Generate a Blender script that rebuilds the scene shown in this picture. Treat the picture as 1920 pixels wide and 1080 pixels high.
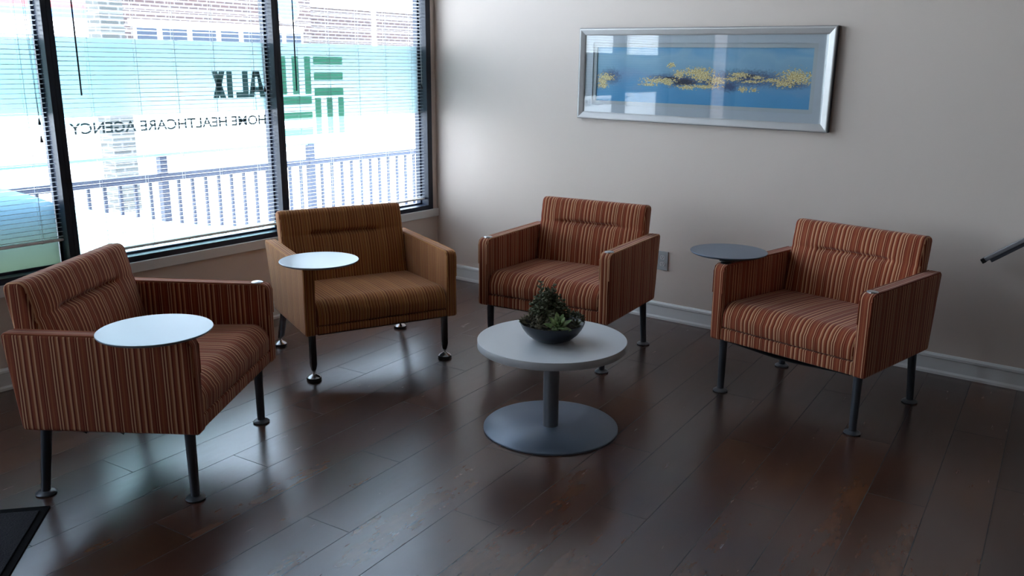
import bpy, math, random
from mathutils import Vector, Matrix
import numpy as np
C = bpy.context.scene.collection
PI = math.pi
for _o in list(bpy.data.objects): bpy.data.objects.remove(_o, do_unlink=True)

# ------------------------------------------------------------------ camera
def cam_setup():
    yaw, pitch, roll = math.radians(-37.5905), math.radians(14.2702), math.radians(-0.3642)
    f = Vector((math.sin(yaw)*math.cos(pitch), math.cos(yaw)*math.cos(pitch), -math.sin(pitch)))
    r = Vector((math.cos(yaw), -math.sin(yaw), 0)); d = f.cross(r)
    c, s = math.cos(roll), math.sin(roll)
    rr = c*r + s*d; dd = -s*r + c*d
    m = Matrix(((rr.x, -dd.x, -f.x, 4.1708), (rr.y, -dd.y, -f.y, -4.5395), (rr.z, -dd.z, -f.z, 1.466), (0, 0, 0, 1)))
    cam = bpy.data.cameras.new('camera'); o = bpy.data.objects.new('camera', cam); C.objects.link(o)
    o.matrix_world = m; cam.sensor_width = 36; cam.lens = 1633.47/1920*36; cam.clip_end = 300; cam.clip_start = 0.05
    bpy.context.scene.camera = o
cam_setup()
S = bpy.context.scene
S.view_settings.view_transform = 'Standard'; S.view_settings.look = 'None'
S.view_settings.gamma = 1.0; S.view_settings.use_curve_mapping = False
S.view_settings.exposure = 1.56
# ------------------------------------------------------------------ world, sun
w = bpy.data.worlds.new('sky'); S.world = w; w.use_nodes = True
nt = w.node_tree; bg = nt.nodes['Background']
tc = nt.nodes.new('ShaderNodeTexCoord'); sx = nt.nodes.new('ShaderNodeSeparateXYZ'); cr = nt.nodes.new('ShaderNodeValToRGB')
nt.links.new(tc.outputs['Generated'], sx.inputs[0]); nt.links.new(sx.outputs['Z'], cr.inputs[0]); nt.links.new(cr.outputs[0], bg.inputs[0])
cr.color_ramp.elements[0].position = 0.0; cr.color_ramp.elements[0].color = (0.80, 0.90, 1, 1)
cr.color_ramp.elements[1].position = 0.7; cr.color_ramp.elements[1].color = (0.60, 0.75, 1, 1)
bg.inputs[1].default_value = 5.0
sl = bpy.data.lights.new('sun', 'SUN'); sl.energy = 6.0; sl.angle = math.radians(0.6); sl.color = (1, .95, .88)
so = bpy.data.objects.new('sun', sl); C.objects.link(so)
so.rotation_euler = Vector((-0.12, 0.62, -0.78)).to_track_quat('-Z', 'Y').to_euler()
def portal(name, y0, y1, z0, z1):
    l = bpy.data.lights.new(name, 'AREA'); l.shape = 'RECTANGLE'; l.size = abs(y1-y0); l.size_y = z1-z0
    l.cycles.is_portal = True
    o = bpy.data.objects.new(name, l); C.objects.link(o); o.location = (-0.16, (y0+y1)/2, (z0+z1)/2)
    o.rotation_euler = Matrix(((0, 0, -1), (1, 0, 0), (0, -1, 0))).to_euler()      # local x along the wall, local y upright, light travels +x
portal('sky_portal', -5.05, 0, 0.45, 3.0)
portal('sky_portal', -9.7, -7.9, 0.1, 3.0)

# ------------------------------------------------------------------ material helpers
def new_mat(name):
    m = bpy.data.materials.new(name); m.use_nodes = True
    return m, m.node_tree, m.node_tree.nodes['Principled BSDF']
def N(nt, t, **kw):
    n = nt.nodes.new(t)
    for k, v in kw.items(): setattr(n, k, v)
    return n
def setc(b, col=None, rough=None, metal=None, spec=None):
    if col is not None: b.inputs['Base Color'].default_value = (*col, 1)
    if rough is not None: b.inputs['Roughness'].default_value = rough
    if metal is not None: b.inputs['Metallic'].default_value = metal
    if spec is not None: b.inputs['Specular IOR Level'].default_value = spec
def plain(name, col, rough=.5, metal=0, spec=.5, bump=0, bscale=50, var=0):
    m, nt, b = new_mat(name); setc(b, col, rough, metal, spec)
    if bump or var:
        tc = N(nt, 'ShaderNodeTexCoord'); no = N(nt, 'ShaderNodeTexNoise'); no.inputs['Scale'].default_value = bscale; no.inputs['Detail'].default_value = 4
        nt.links.new(tc.outputs['Object'], no.inputs['Vector'])
        if bump:
            bp = N(nt, 'ShaderNodeBump'); bp.inputs['Strength'].default_value = bump; bp.inputs['Distance'].default_value = .004
            nt.links.new(no.outputs[0], bp.inputs['Height']); nt.links.new(bp.outputs[0], b.inputs['Normal'])
        if var:
            mx = N(nt, 'ShaderNodeMix', data_type='RGBA'); mx.inputs[6].default_value = (*[c*(1-var) for c in col], 1); mx.inputs[7].default_value = (*[min(1, c*(1+var)) for c in col], 1)
            nt.links.new(no.outputs[0], mx.inputs[0]); nt.links.new(mx.outputs[2], b.inputs['Base Color'])
    return m
def math_node(nt, op, a=None, b=None, c=None):
    n = N(nt, 'ShaderNodeMath', operation=op)
    for i, v in enumerate((a, b, c)):
        if v is None: continue
        if isinstance(v, (int, float)): n.inputs[i].default_value = v
        else: nt.links.new(v, n.inputs[i])
    return n.outputs[0]
def srgb(h):
    h = h.lstrip('#'); o = []
    for i in (0, 2, 4):
        c = int(h[i:i+2], 16)/255; o.append(c/12.92 if c <= .04045 else ((c+.055)/1.055)**2.4)
    return tuple(o)

M = {}
M['wall'] = plain('wall_paint', srgb('#dccdc2'), .6, bump=.12, bscale=180)
M['rearwall'] = plain('light_absorbing_wall_paint', (.15, .12, .10), .7)  # unseen walls, made dark to cut light bouncing round the room
M['trim'] = plain('white_trim_paint', (.74, .74, .73), .35)
M['ceiling'] = plain('ceiling_paint', (.36, .33, .30), .9)  # out of view, darkened to lower the bounce on the right wall
M['darkframe'] = plain('dark_navy_aluminium', (.016, .022, .038), .42, metal=0, spec=.35)
M['slat'] = plain('white_slat_enamel', (.88, .88, .88), .45)
M['cord'] = plain('white_cord', (.62, .62, .6), .8)
M['greyplastic'] = plain('smoky_grey_plastic', (.05, .05, .055), .25)
M['railmetal'] = plain('satin_steel', (.30, .30, .32), .35, metal=.8)
M['glide'] = plain('grey_glide_plastic', (.11, .12, .135), .35, metal=.5)
M['black'] = plain('black_plastic', (.008, .008, .009), .4)
M['legdark'] = plain('charcoal_powder_coat', (.085, .092, .11), .36, metal=.6)
M['chrome'] = plain('satin_nickel', (.55, .56, .58), .2, metal=1)
M['legmetal'] = plain('dark_nickel', (.16, .16, .17), .22, metal=1)
M['silverpaint'] = plain('silver_metallic_paint', (.145, .18, .235), .38, metal=.3, spec=.5)
M['disc'] = plain('pale_silver_laminate', (.33, .38, .42), .33, metal=.35)
M['column'] = plain('grey_metallic_paint', (.20, .20, .22), .35, metal=.6)
M['whitelam'] = plain('white_laminate', (.62, .64, .66), .32)
M['laminateedge'] = plain('pale_grey_edge_band', (.5, .5, .51), .4)
M['bowl'] = plain('midnight_blue_ceramic', (.008, .012, .022), .3)
M['soil'] = plain('dark_potting_soil', (.02, .014, .01), .95, bump=1, bscale=200)
M['plate'] = plain('ivory_plastic', (.42, .43, .44), .35)
M['socket'] = plain('white_socket_plastic', (.62, .62, .62), .3)
M['concrete'] = plain('pale_concrete', (.62, .61, .58), .8, var=.05, bscale=3)
M['deck'] = plain('pale_deck_concrete', (.6, .6, .58), .8, var=.05, bscale=6)
M['rail'] = plain('slate_blue_painted_steel', (.018, .026, .05), .5, spec=.25)
M['whitepaint'] = plain('white_exterior_paint', (.8, .8, .8), .6)
M['winglass'] = plain('dark_blue_window_glass', (.006, .014, .03), .35, spec=.3)
M['mat'] = plain('mat_board_white', (.52, .55, .60), .8)
M['matin'] = plain('mat_board_inner', (.50, .52, .54), .8)

def m_fabric(name, base, stops, period, weave=.15):
    m, nt, b = new_mat(name); setc(b, base, .92, 0, .15)
    uv = N(nt, 'ShaderNodeUVMap'); sep = N(nt, 'ShaderNodeSeparateXYZ'); nt.links.new(uv.outputs[0], sep.inputs[0])
    no = N(nt, 'ShaderNodeTexNoise'); no.inputs['Scale'].default_value = 14; nt.links.new(uv.outputs[0], no.inputs['Vector'])
    wob = math_node(nt, 'MULTIPLY_ADD', no.outputs[0], .0018, sep.outputs[0])
    t = math_node(nt, 'FRACT', math_node(nt, 'DIVIDE', wob, period))
    cr = N(nt, 'ShaderNodeValToRGB'); cr.color_ramp.interpolation = 'LINEAR'
    els = cr.color_ramp.elements
    # each stop is (position, colour) ; keep constant runs with short blends
    flat = []
    for i, (p, c) in enumerate(stops): flat.append((p, c))
    els[0].position = flat[0][0]; els[0].color = (*flat[0][1], 1)
    els[1].position = flat[1][0]; els[1].color = (*flat[1][1], 1)
    for p, c in flat[2:]:
        e = els.new(p); e.color = (*c, 1)
    cr.color_ramp.interpolation = 'CONSTANT'
    nt.links.new(t, cr.inputs[0])
    # fine weave
    tx = N(nt, 'ShaderNodeTexNoise'); tx.inputs['Scale'].default_value = 900; tx.inputs['Detail'].default_value = 2; nt.links.new(uv.outputs[0], tx.inputs['Vector'])
    mx = N(nt, 'ShaderNodeMix', data_type='RGBA', blend_type='MULTIPLY'); mx.inputs[0].default_value = .35
    nt.links.new(cr.outputs[0], mx.inputs[6]); nt.links.new(tx.outputs[0], mx.inputs[7])
    hs = N(nt, 'ShaderNodeHueSaturation'); hs.inputs['Value'].default_value = 1.15; nt.links.new(mx.outputs[2], hs.inputs['Color'])
    nt.links.new(hs.outputs[0], b.inputs['Base Color'])
    bp = N(nt, 'ShaderNodeBump'); bp.inputs['Strength'].default_value = weave; bp.inputs['Distance'].default_value = .001
    nt.links.new(tx.outputs[0], bp.inputs['Height']); nt.links.new(bp.outputs[0], b.inputs['Normal'])
    b.inputs['Sheen Weight'].default_value = .15; b.inputs['Sheen Roughness'].default_value = .5
    return m
def make_stops(seed, widths_cols, period):
    """ list of (width mm, colour) -> stops """
    tot = sum(a for a, _ in widths_cols); p = 0; out = []
    for a, c in widths_cols:
        out.append((p/tot, c)); p += a
    return out
LT, ML, MB_, BS, DK = srgb('#d39c76'), srgb('#b57452'), srgb('#a25b3a'), srgb('#93472f'), srgb('#742b19')
seqA = [(5, LT), (5, DK), (5, LT), (3, DK), (9, BS), (6, MB_), (6, BS), (2, DK), (4, LT), (5, DK), (3, ML), (4, DK), (9, BS), (2, DK), (6, LT), (6, MB_), (6, DK), (7, LT), (4, MB_), (6, BS), (5, DK), (7, LT), (6, MB_), (4, DK)]
M['fabricA'] = m_fabric('rust_striped_upholstery', BS, make_stops(1, seqA, .17), sum(a for a, _ in seqA)/1000)
G1, G2, G3, G4, G5 = srgb('#a86a3e'), srgb('#884f2f'), srgb('#c08850'), srgb('#dba970'), srgb('#9c5c39')
seqB = [(5, G1), (2, G4), (3, G2), (4, G5), (1.5, G4), (4, G1), (2, G3), (3, G2), (1.5, G4), (5, G5), (2, G3), (3, G1), (2, G4), (4, G2), (2, G3), (2, G1), (2, G4), (5, G2), (3, G5), (1.5, G4), (4, G1), (3, G2), (2, G3), (3, G5), (1.5, G4), (4, G2)]
M['fabricB'] = m_fabric('golden_striped_upholstery', G1, make_stops(2, seqB, .09), sum(a for a, _ in seqB)/1000*1.35)

def m_floor():
    m, nt, b = new_mat('walnut_laminate_planks')
    tc = N(nt, 'ShaderNodeTexCoord'); sep = N(nt, 'ShaderNodeSeparateXYZ'); nt.links.new(tc.outputs['Object'], sep.inputs[0])
    a = math.radians(5.2); ca, sa = math.cos(a), math.sin(a)
    u = math_node(nt, 'ADD', math_node(nt, 'MULTIPLY', sep.outputs[0], ca), math_node(nt, 'MULTIPLY', sep.outputs[1], sa))
    v = math_node(nt, 'ADD', math_node(nt, 'MULTIPLY', sep.outputs[0], -sa), math_node(nt, 'MULTIPLY', sep.outputs[1], ca))
    W, L = .1935, 1.28
    un = math_node(nt, 'DIVIDE', math_node(nt, 'SUBTRACT', u, 1.5556-10*W), W)
    ui = math_node(nt, 'FLOOR', un); uf = math_node(nt, 'FRACT', un)
    # joint offsets: thirds with a twist
    off = math_node(nt, 'FRACT', math_node(nt, 'MULTIPLY', ui, .3819))
    vn = math_node(nt, 'ADD', math_node(nt, 'DIVIDE', v, L), math_node(nt, 'ADD', off, 10.17))
    vi = math_node(nt, 'FLOOR', vn); vf = math_node(nt, 'FRACT', vn)
    cmb = N(nt, 'ShaderNodeCombineXYZ'); nt.links.new(ui, cmb.inputs[0]); nt.links.new(vi, cmb.inputs[1])
    wn = N(nt, 'ShaderNodeTexWhiteNoise', noise_dimensions='2D'); nt.links.new(cmb.outputs[0], wn.inputs['Vector'])
    # grain coordinates
    g = N(nt, 'ShaderNodeCombineXYZ'); nt.links.new(u, g.inputs[0]); nt.links.new(math_node(nt, 'MULTIPLY', v, .16), g.inputs[1]); nt.links.new(math_node(nt, 'MULTIPLY', wn.outputs[0], 9), g.inputs[2])
    n1 = N(nt, 'ShaderNodeTexNoise'); n1.inputs['Scale'].default_value = 30; n1.inputs['Detail'].default_value = 6; n1.inputs['Roughness'].default_value = .65; nt.links.new(g.outputs[0], n1.inputs['Vector'])
    g2 = N(nt, 'ShaderNodeCombineXYZ'); nt.links.new(u, g2.inputs[0]); nt.links.new(math_node(nt, 'MULTIPLY', v, .45), g2.inputs[1]); nt.links.new(math_node(nt, 'MULTIPLY', wn.outputs[0], 5), g2.inputs[2])
    n2 = N(nt, 'ShaderNodeTexNoise'); n2.inputs['Scale'].default_value = 4.2; n2.inputs['Detail'].default_value = 5; n2.inputs['Roughness'].default_value = .6; nt.links.new(g2.outputs[0], n2.inputs['Vector'])
    n3 = N(nt, 'ShaderNodeTexNoise'); n3.inputs['Scale'].default_value = 26; n3.inputs['Detail'].default_value = 8; n3.inputs['Roughness'].default_value = .7; nt.links.new(g2.outputs[0], n3.inputs['Vector'])
    base = N(nt, 'ShaderNodeValToRGB'); e = base.color_ramp.elements
    e[0].position = .25; e[0].color = (.046, .0185, .0115, 1); e[1].position = .75; e[1].color = (.080, .033, .020, 1)
    nt.links.new(n1.outputs[0], base.inputs[0])
    rm = N(nt, 'ShaderNodeMapRange'); rm.inputs[1].default_value = .48; rm.inputs[2].default_value = .76; nt.links.new(n2.outputs[0], rm.inputs[0])
    mx = N(nt, 'ShaderNodeMix', data_type='RGBA'); mx.inputs[7].default_value = (.16, .062, .022, 1)
    nt.links.new(math_node(nt, 'MULTIPLY', rm.outputs[0], .6), mx.inputs[0]); nt.links.new(base.outputs[0], mx.inputs[6])
    # pale scuffs
    sm = N(nt, 'ShaderNodeMapRange'); sm.inputs[1].default_value = .60; sm.inputs[2].default_value = .82; nt.links.new(n3.outputs[0], sm.inputs[0])
    sc = math_node(nt, 'MULTIPLY', sm.outputs[0], math_node(nt, 'MULTIPLY_ADD', rm.outputs[0], .6, .12))
    mx2 = N(nt, 'ShaderNodeMix', data_type='RGBA'); mx2.inputs[7].default_value = (.17, .12, .085, 1)
    nt.links.new(sc, mx2.inputs[0]); nt.links.new(mx.outputs[2], mx2.inputs[6])
    # plank tone
    hv = N(nt, 'ShaderNodeHueSaturation'); nt.links.new(mx2.outputs[2], hv.inputs['Color']); nt.links.new(math_node(nt, 'MULTIPLY_ADD', wn.outputs[0], .5, .8), hv.inputs['Value'])
    # grooves
    eu = math_node(nt, 'MINIMUM', uf, math_node(nt, 'SUBTRACT', 1, uf)); ev = math_node(nt, 'MINIMUM', vf, math_node(nt, 'SUBTRACT', 1, vf))
    gu = math_node(nt, 'LESS_THAN', math_node(nt, 'MULTIPLY', eu, W), .0014); gv = math_node(nt, 'LESS_THAN', math_node(nt, 'MULTIPLY', ev, L), .0014)
    gr = math_node(nt, 'MAXIMUM', gu, gv)
    mx3 = N(nt, 'ShaderNodeMix', data_type='RGBA'); mx3.inputs[7].default_value = (.004, .003, .003, 1)
    nt.links.new(gr, mx3.inputs[0]); nt.links.new(hv.outputs[0], mx3.inputs[6]); nt.links.new(mx3.outputs[2], b.inputs['Base Color'])
    ro = math_node(nt, 'ADD', math_node(nt, 'MULTIPLY_ADD', n1.outputs[0], .10, .205), math_node(nt, 'MULTIPLY', gr, .4)); nt.links.new(ro, b.inputs['Roughness'])
    bp = N(nt, 'ShaderNodeBump'); bp.inputs['Strength'].default_value = .10; bp.inputs['Distance'].default_value = .0008
    nt.links.new(math_node(nt, 'SUBTRACT', math_node(nt, 'MULTIPLY', n1.outputs[0], .3), gr), bp.inputs['Height']); nt.links.new(bp.outputs[0], b.inputs['Normal'])
    b.inputs['Specular IOR Level'].default_value = 1.0
    b.inputs['Specular Tint'].default_value = (.80, .92, 1, 1)  # bluish cast of the window reflections put into the specular colour
    return m
M['floor'] = m_floor()

def m_brick(name, c1, c2, mortar, scale=1.0, axis='YZ', bw=.21, bh=.067):
    m, nt, b = new_mat(name); setc(b, c1, .9, 0, .2)
    tc = N(nt, 'ShaderNodeTexCoord'); sep = N(nt, 'ShaderNodeSeparateXYZ'); nt.links.new(tc.outputs['Object'], sep.inputs[0])
    cm = N(nt, 'ShaderNodeCombineXYZ')
    nt.links.new(math_node(nt, 'ADD', sep.outputs[0], sep.outputs[1]), cm.inputs[0]); nt.links.new(sep.outputs[2], cm.inputs[1])
    br = N(nt, 'ShaderNodeTexBrick'); br.inputs['Scale'].default_value = 1; br.inputs['Brick Width'].default_value = bw*scale; br.inputs['Row Height'].default_value = bh*scale
    br.inputs['Mortar Size'].default_value = .011*scale; br.inputs['Color1'].default_value = (*c1, 1); br.inputs['Color2'].default_value = (*c2, 1); br.inputs['Mortar'].default_value = (*mortar, 1)
    nt.links.new(cm.outputs[0], br.inputs['Vector']); nt.links.new(br.outputs[0], b.inputs['Base Color'])
    return m
M['brick'] = m_brick('weathered_red_brick', (.055, .035, .034), (.04, .03, .03), (.13, .12, .12), 1.6)
M['brickgrey'] = m_brick('grey_brick', (.055, .06, .058), (.04, .043, .042), (.10, .10, .10), 1.0)
M['brickpier'] = m_brick('mauve_brick', srgb('#a08f94'), srgb('#c09a88'), (.85, .85, .85), 1.0)

def m_glass(name, tint=(.97, .985, .985)):
    m = bpy.data.materials.new(name); m.use_nodes = True; nt = m.node_tree; nt.nodes.clear()
    o = N(nt, 'ShaderNodeOutputMaterial'); t = N(nt, 'ShaderNodeBsdfTransparent'); t.inputs[0].default_value = (*tint, 1)
    g = N(nt, 'ShaderNodeBsdfGlossy'); g.inputs['Roughness'].default_value = .02
    fr = N(nt, 'ShaderNodeFresnel'); mx = N(nt, 'ShaderNodeMixShader'); geo = N(nt, 'ShaderNodeNewGeometry')
    nt.links.new(math_node(nt, 'MULTIPLY_ADD', geo.outputs['Backfacing'], 1/1.45-1.45, 1.45), fr.inputs[0])   # same reflectance on both faces of the pane
    nt.links.new(fr.outputs[0], mx.inputs[0]); nt.links.new(t.outputs[0], mx.inputs[1]); nt.links.new(g.outputs[0], mx.inputs[2]); nt.links.new(mx.outputs[0], o.inputs[0])
    return m
M['glass'] = m_glass('clear_glass')
def m_vinyl(name, col, opacity, trans_tint, ramp=None, trans_mix=.75, frosted=0):
    """translucent vinyl film: part see-through, part diffusing. ramp = [(z, colour, opacity)] is the film's own printed fade"""
    m = bpy.data.materials.new(name); m.use_nodes = True; nt = m.node_tree; nt.nodes.clear()
    o = N(nt, 'ShaderNodeOutputMaterial'); t = N(nt, 'ShaderNodeBsdfTransparent'); t.inputs[0].default_value = (*trans_tint, 1)
    tr = N(nt, 'ShaderNodeBsdfTranslucent'); df = N(nt, 'ShaderNodeBsdfDiffuse')
    if frosted:
        rf = N(nt, 'ShaderNodeBsdfRefraction'); rf.inputs['Roughness'].default_value = .30; rf.inputs['IOR'].default_value = 1.35; rf.inputs[0].default_value = (.44, .51, .515, 1)
        m3 = N(nt, 'ShaderNodeMixShader'); m3.inputs[0].default_value = frosted; nt.links.new(t.outputs[0], m3.inputs[1]); nt.links.new(rf.outputs[0], m3.inputs[2]); tsock = m3.outputs[0]
    else: tsock = t.outputs[0]
    m1 = N(nt, 'ShaderNodeMixShader'); m1.inputs[0].default_value = trans_mix; m2 = N(nt, 'ShaderNodeMixShader'); m2.inputs[0].default_value = opacity
    tr.inputs[0].default_value = (*col, 1); df.inputs[0].default_value = (*col, 1)
    if ramp:
        tc = N(nt, 'ShaderNodeTexCoord'); sep = N(nt, 'ShaderNodeSeparateXYZ'); nt.links.new(tc.outputs['Object'], sep.inputs[0])
        z0, z1 = ramp[0][0], ramp[-1][0]
        mr = N(nt, 'ShaderNodeMapRange'); mr.inputs[1].default_value = z0; mr.inputs[2].default_value = z1; nt.links.new(sep.outputs[2], mr.inputs[0])
        cr = N(nt, 'ShaderNodeValToRGB'); els = cr.color_ramp.elements
        for i, (z, c) in enumerate(ramp):
            p = (z-z0)/(z1-z0); e = els[i] if i < 2 else els.new(p); e.position = p; e.color = (*c, 1)
        nt.links.new(mr.outputs[0], cr.inputs[0])
        for s in (tr, df): nt.links.new(cr.outputs[0], s.inputs[0])
    nt.links.new(tr.outputs[0], m1.inputs[2]); nt.links.new(df.outputs[0], m1.inputs[1]); nt.links.new(tsock, m2.inputs[1]); nt.links.new(m1.outputs[0], m2.inputs[2]); nt.links.new(m2.outputs[0], o.inputs[0])
    return m
M['frost'] = m_vinyl('frosted_teal_film', (.46, .57, .58), .18, (.43, .50, .505), frosted=.8)
M['wavecol'] = m_vinyl('blue_to_green_vinyl', (.2, .5, .4), .975, (.35, .6, .6), ramp=[(.48, (.30, .34, .25)), (.66, (.27, .32, .29)), (.78, (.30, .39, .44)), (.92, (.50, .66, .74))], trans_mix=.6)
M['wavewashed'] = m_vinyl('washed_out_wave_vinyl', (.7, .9, .85), .35, (.85, .97, .95))  # same wave as wavecol, with the wash of bright ground behind put into its colour
M['letter'] = m_vinyl('dark_green_lettering', (.2, .28, .27), .86, (.6, .75, .72), trans_mix=.6)
M['lettergrey'] = m_vinyl('grey_lettering', (.09, .12, .12), .97, (.3, .35, .35), trans_mix=.4)
M['logo'] = m_vinyl('leaf_green_vinyl', (.40, .68, .53), .97, (.5, .8, .65), trans_mix=.7)

def m_silverframe():
    m, nt, b = new_mat('brushed_silver_leaf'); setc(b, (.50, .485, .475), .42, .35)
    tc = N(nt, 'ShaderNodeTexCoord'); mp = N(nt, 'ShaderNodeMapping'); mp.inputs['Scale'].default_value = (4, 40, 120); no = N(nt, 'ShaderNodeTexNoise'); no.inputs['Scale'].default_value = 3
    nt.links.new(tc.outputs['Object'], mp.inputs[0]); nt.links.new(mp.outputs[0], no.inputs[0])
    bp = N(nt, 'ShaderNodeBump'); bp.inputs['Strength'].default_value = .08; nt.links.new(no.outputs[0], bp.inputs['Height']); nt.links.new(bp.outputs[0], b.inputs['Normal'])
    return m
M['silverframe'] = m_silverframe()

# ------------------------------------------------------------------ mesh helpers
def link(name, me, mat, parent=None):
    o = bpy.data.objects.new(name, me)
    if mat is not None: me.materials.append(mat)
    C.objects.link(o)
    if parent is not None: o.parent = parent
    return o
def mesh(name, V, F, smooth=False):
    me = bpy.data.meshes.new(name); me.from_pydata([tuple(v) for v in V], [], [tuple(f) for f in F]); me.update()
    if smooth:
        me.polygons.foreach_set('use_smooth', [True]*len(me.polygons))
    return me
class MB:
    def __init__(s): s.V = []; s.F = []; s.S = []
    def add(s, V, F, smooth=False):
        n = len(s.V); s.V += [tuple(v) for v in V]; s.F += [tuple(i+n for i in f) for f in F]; s.S += [smooth]*len(F)
    def box(s, x0, x1, y0, y1, z0, z1):
        V = [(x, y, z) for x in (x0, x1) for y in (y0, y1) for z in (z0, z1)]
        s.add(V, [(0, 1, 3, 2), (4, 6, 7, 5), (0, 4, 5, 1), (2, 3, 7, 6), (0, 2, 6, 4), (1, 5, 7, 3)])
    def lathe(s, prof, cx=0, cy=0, n=32, smooth=True, closed=True):
        V = []; F = []
        for r, z in prof:
            for k in range(n):
                a = 2*PI*k/n; V.append((cx+r*math.cos(a), cy+r*math.sin(a), z))
        for i in range(len(prof)-1):
            for k in range(n):
                k2 = (k+1) % n; F.append((i*n+k, i*n+k2, (i+1)*n+k2, (i+1)*n+k))
        if closed:
            F.append(tuple(reversed(range(n)))); F.append(tuple((len(prof)-1)*n+k for k in range(n)))
        s.add(V, F, smooth)
    def tube(s, pts, r, n=8, smooth=True, radii=None):
        pts = [Vector(p) for p in pts]; V = []; F = []
        for i, p in enumerate(pts):
            t = (pts[min(i+1, len(pts)-1)]-pts[max(i-1, 0)]).normalized()
            a = t.cross(Vector((0, 0, 1)) if abs(t.z) < .9 else Vector((1, 0, 0))).normalized(); b = t.cross(a)
            rr = radii[i] if radii else r
            for k in range(n):
                an = 2*PI*k/n; V.append(p+a*math.cos(an)*rr+b*math.sin(an)*rr)
        for i in range(len(pts)-1):
            for k in range(n):
                k2 = (k+1) % n; F.append((i*n+k, (i+1)*n+k, (i+1)*n+k2, i*n+k2))
        F.append(tuple(range(n))); F.append(tuple(reversed([(len(pts)-1)*n+k for k in range(n)])))
        s.add(V, F, smooth)
    def build(s, name, mat, parent=None, bevel=0, seg=2):
        me = mesh(name, s.V, s.F); me.polygons.foreach_set('use_smooth', s.S); me.update()
        o = link(name, me, mat, parent)
        if any(s.S):
            try: me.set_sharp_from_angle(angle=math.radians(42))
            except Exception: pass
        if bevel:
            md = o.modifiers.new('bevel', 'BEVEL'); md.width = bevel; md.segments = seg; md.limit_method = 'ANGLE'; md.angle_limit = math.radians(40)
        return o
def empty(name, label, cat, loc=(0, 0, 0), rz=0, group=None):
    o = bpy.data.objects.new(name, None); C.objects.link(o); o.location = loc; o.rotation_euler = (0, 0, rz)
    o.empty_display_size = .1
    tag(o, label, cat, group); return o
def tag(o, label, cat, group=None, kind=None):
    if label: o['label'] = label
    if cat: o['category'] = cat
    if group: o['group'] = group
    if kind: o['kind'] = kind
    return o
def struct(o): o['kind'] = 'structure'; return o

# ------------------------------------------------------------------ room shell
RX, RY, CZ = 8.0, -10.0, 3.1
def shell():
    b = MB(); b.box(-.12, RX, RY, .12, -.1, 0); struct(b.build('floor', M['floor']))
    b = MB(); b.box(-.12, RX, RY, .12, CZ, CZ+.12); struct(b.build('ceiling', M['ceiling']))
    b = MB(); b.box(-.12, RX, 0, .12, 0, CZ); struct(b.build('wall_right', M['wall']))
    b = MB(); b.box(-.12, RX+.12, RY-.12, RY, 0, CZ); struct(b.build('wall_back', M['rearwall']))
    b = MB(); b.box(RX, RX+.12, RY, .12, 0, CZ); struct(b.build('wall_far', M['rearwall']))
    # window wall with openings
    b = MB(); X0, X1 = -.12, 0
    zs, zt = .488, 2.95
    b.box(X0, X1, -5.03, 0, 0, zs)              # below
    b.box(X0, X1, RY, 0, zt, CZ)             # above
    b.box(X0, X1, -.045, 0, zs, zt)
    b.box(X0, X1, -4.37, -3.44, zs, zt)
    b.box(X0, X1, -7.9, -5.03, 0, zt); b.box(X0, X1, RY, -9.7, 0, zt); b.box(X0, X1, -9.7, -7.9, 0, .12)
    struct(b.build('wall_left', M['wall']))
    b = MB(); b.box(.0, .018, -5.15, -.001, .435, .489); struct(b.build('trim_1', M['trim'], bevel=.003))
    # baseboards: shoe, flat, bead
    prof = [(0, 0), (.018, 0), (.018, .012), (.013, .022), (.012, .078), (.015, .084), (.014, .094), (.006, .102), (0, .104)]
    def base(name, along, sgn):
        V = []; n = len(prof)
        for e in (0, 1):
            for d, z in prof:
                if along == 'x': V.append(((0.0, RX)[e], -d, z))
                else: V.append((d, (-5.15, 0)[e], z))
        F = [(i, i+1, n+i+1, n+i) for i in range(n-1)]+[tuple(range(n)), tuple(reversed(range(n, 2*n)))]
        me = mesh(name, V, F); o = link(name, me, M['trim']); struct(o)
    base('baseboard_right', 'x', 1); base('baseboard_left', 'y', 1)
shell()

# ------------------------------------------------------------------ windows
FX0, FX1, GX = -.115, .0, -.075
def window(n, y0, y1, left_w, right_w, z0=.488, z1=2.95):
    """opening y0..y1 (frame outer faces), frame bars of given widths"""
    e = bpy.data.objects.new('window_%d' % n, None); C.objects.link(e); e.location = (0, (y0+y1)/2, z0); struct(e)
    oy, oz = (y0+y1)/2, z0
    b = MB()
    b.box(FX0, FX1+.004, y0-oy, y0+left_w-oy, 0, z1-oz); b.box(FX0, FX1+.004, y1-right_w-oy, y1-oy, 0, z1-oz)
    b.box(FX0, FX1+.004, y0+left_w-oy, y1-right_w-oy, 0, .03); b.box(FX0, FX1+.004, y0+left_w-oy, y1-right_w-oy, z1-oz-.045, z1-oz)
    b.box(FX0, FX1, y0+left_w-oy, y1-right_w-oy, 2.555-oz, 2.62-oz)      # transom bar; the unseen panes above it are added for more daylight
    # glazing stops
    b.box(GX-.012, GX+.012, y0+left_w-oy, y0+left_w+.012-oy, .03, z1-oz-.045); b.box(GX-.012, GX+.012, y1-right_w-.012-oy, y1-right_w-oy, .03, z1-oz-.045)
    b.box(GX-.012, GX+.012, y0+left_w+.012-oy, y1-right_w-.012-oy, .03, .042)
    b.build('window_frame', M['darkframe'], e, bevel=.0015)
    g = MB(); g.box(GX-.003, GX+.003, y0+left_w+.001-oy, y1-right_w-.001-oy, .031, z1-oz-.046)
    g.build('window_glass', M['glass'], e)
    return e
window(3, -1.314, -.045, .024, .045)
window(2, -2.573, -1.314, .025, .024)
window(1, -3.44, -2.573, .045, .025)
window(4, -5.03, -4.37, .045, .045)
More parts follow.
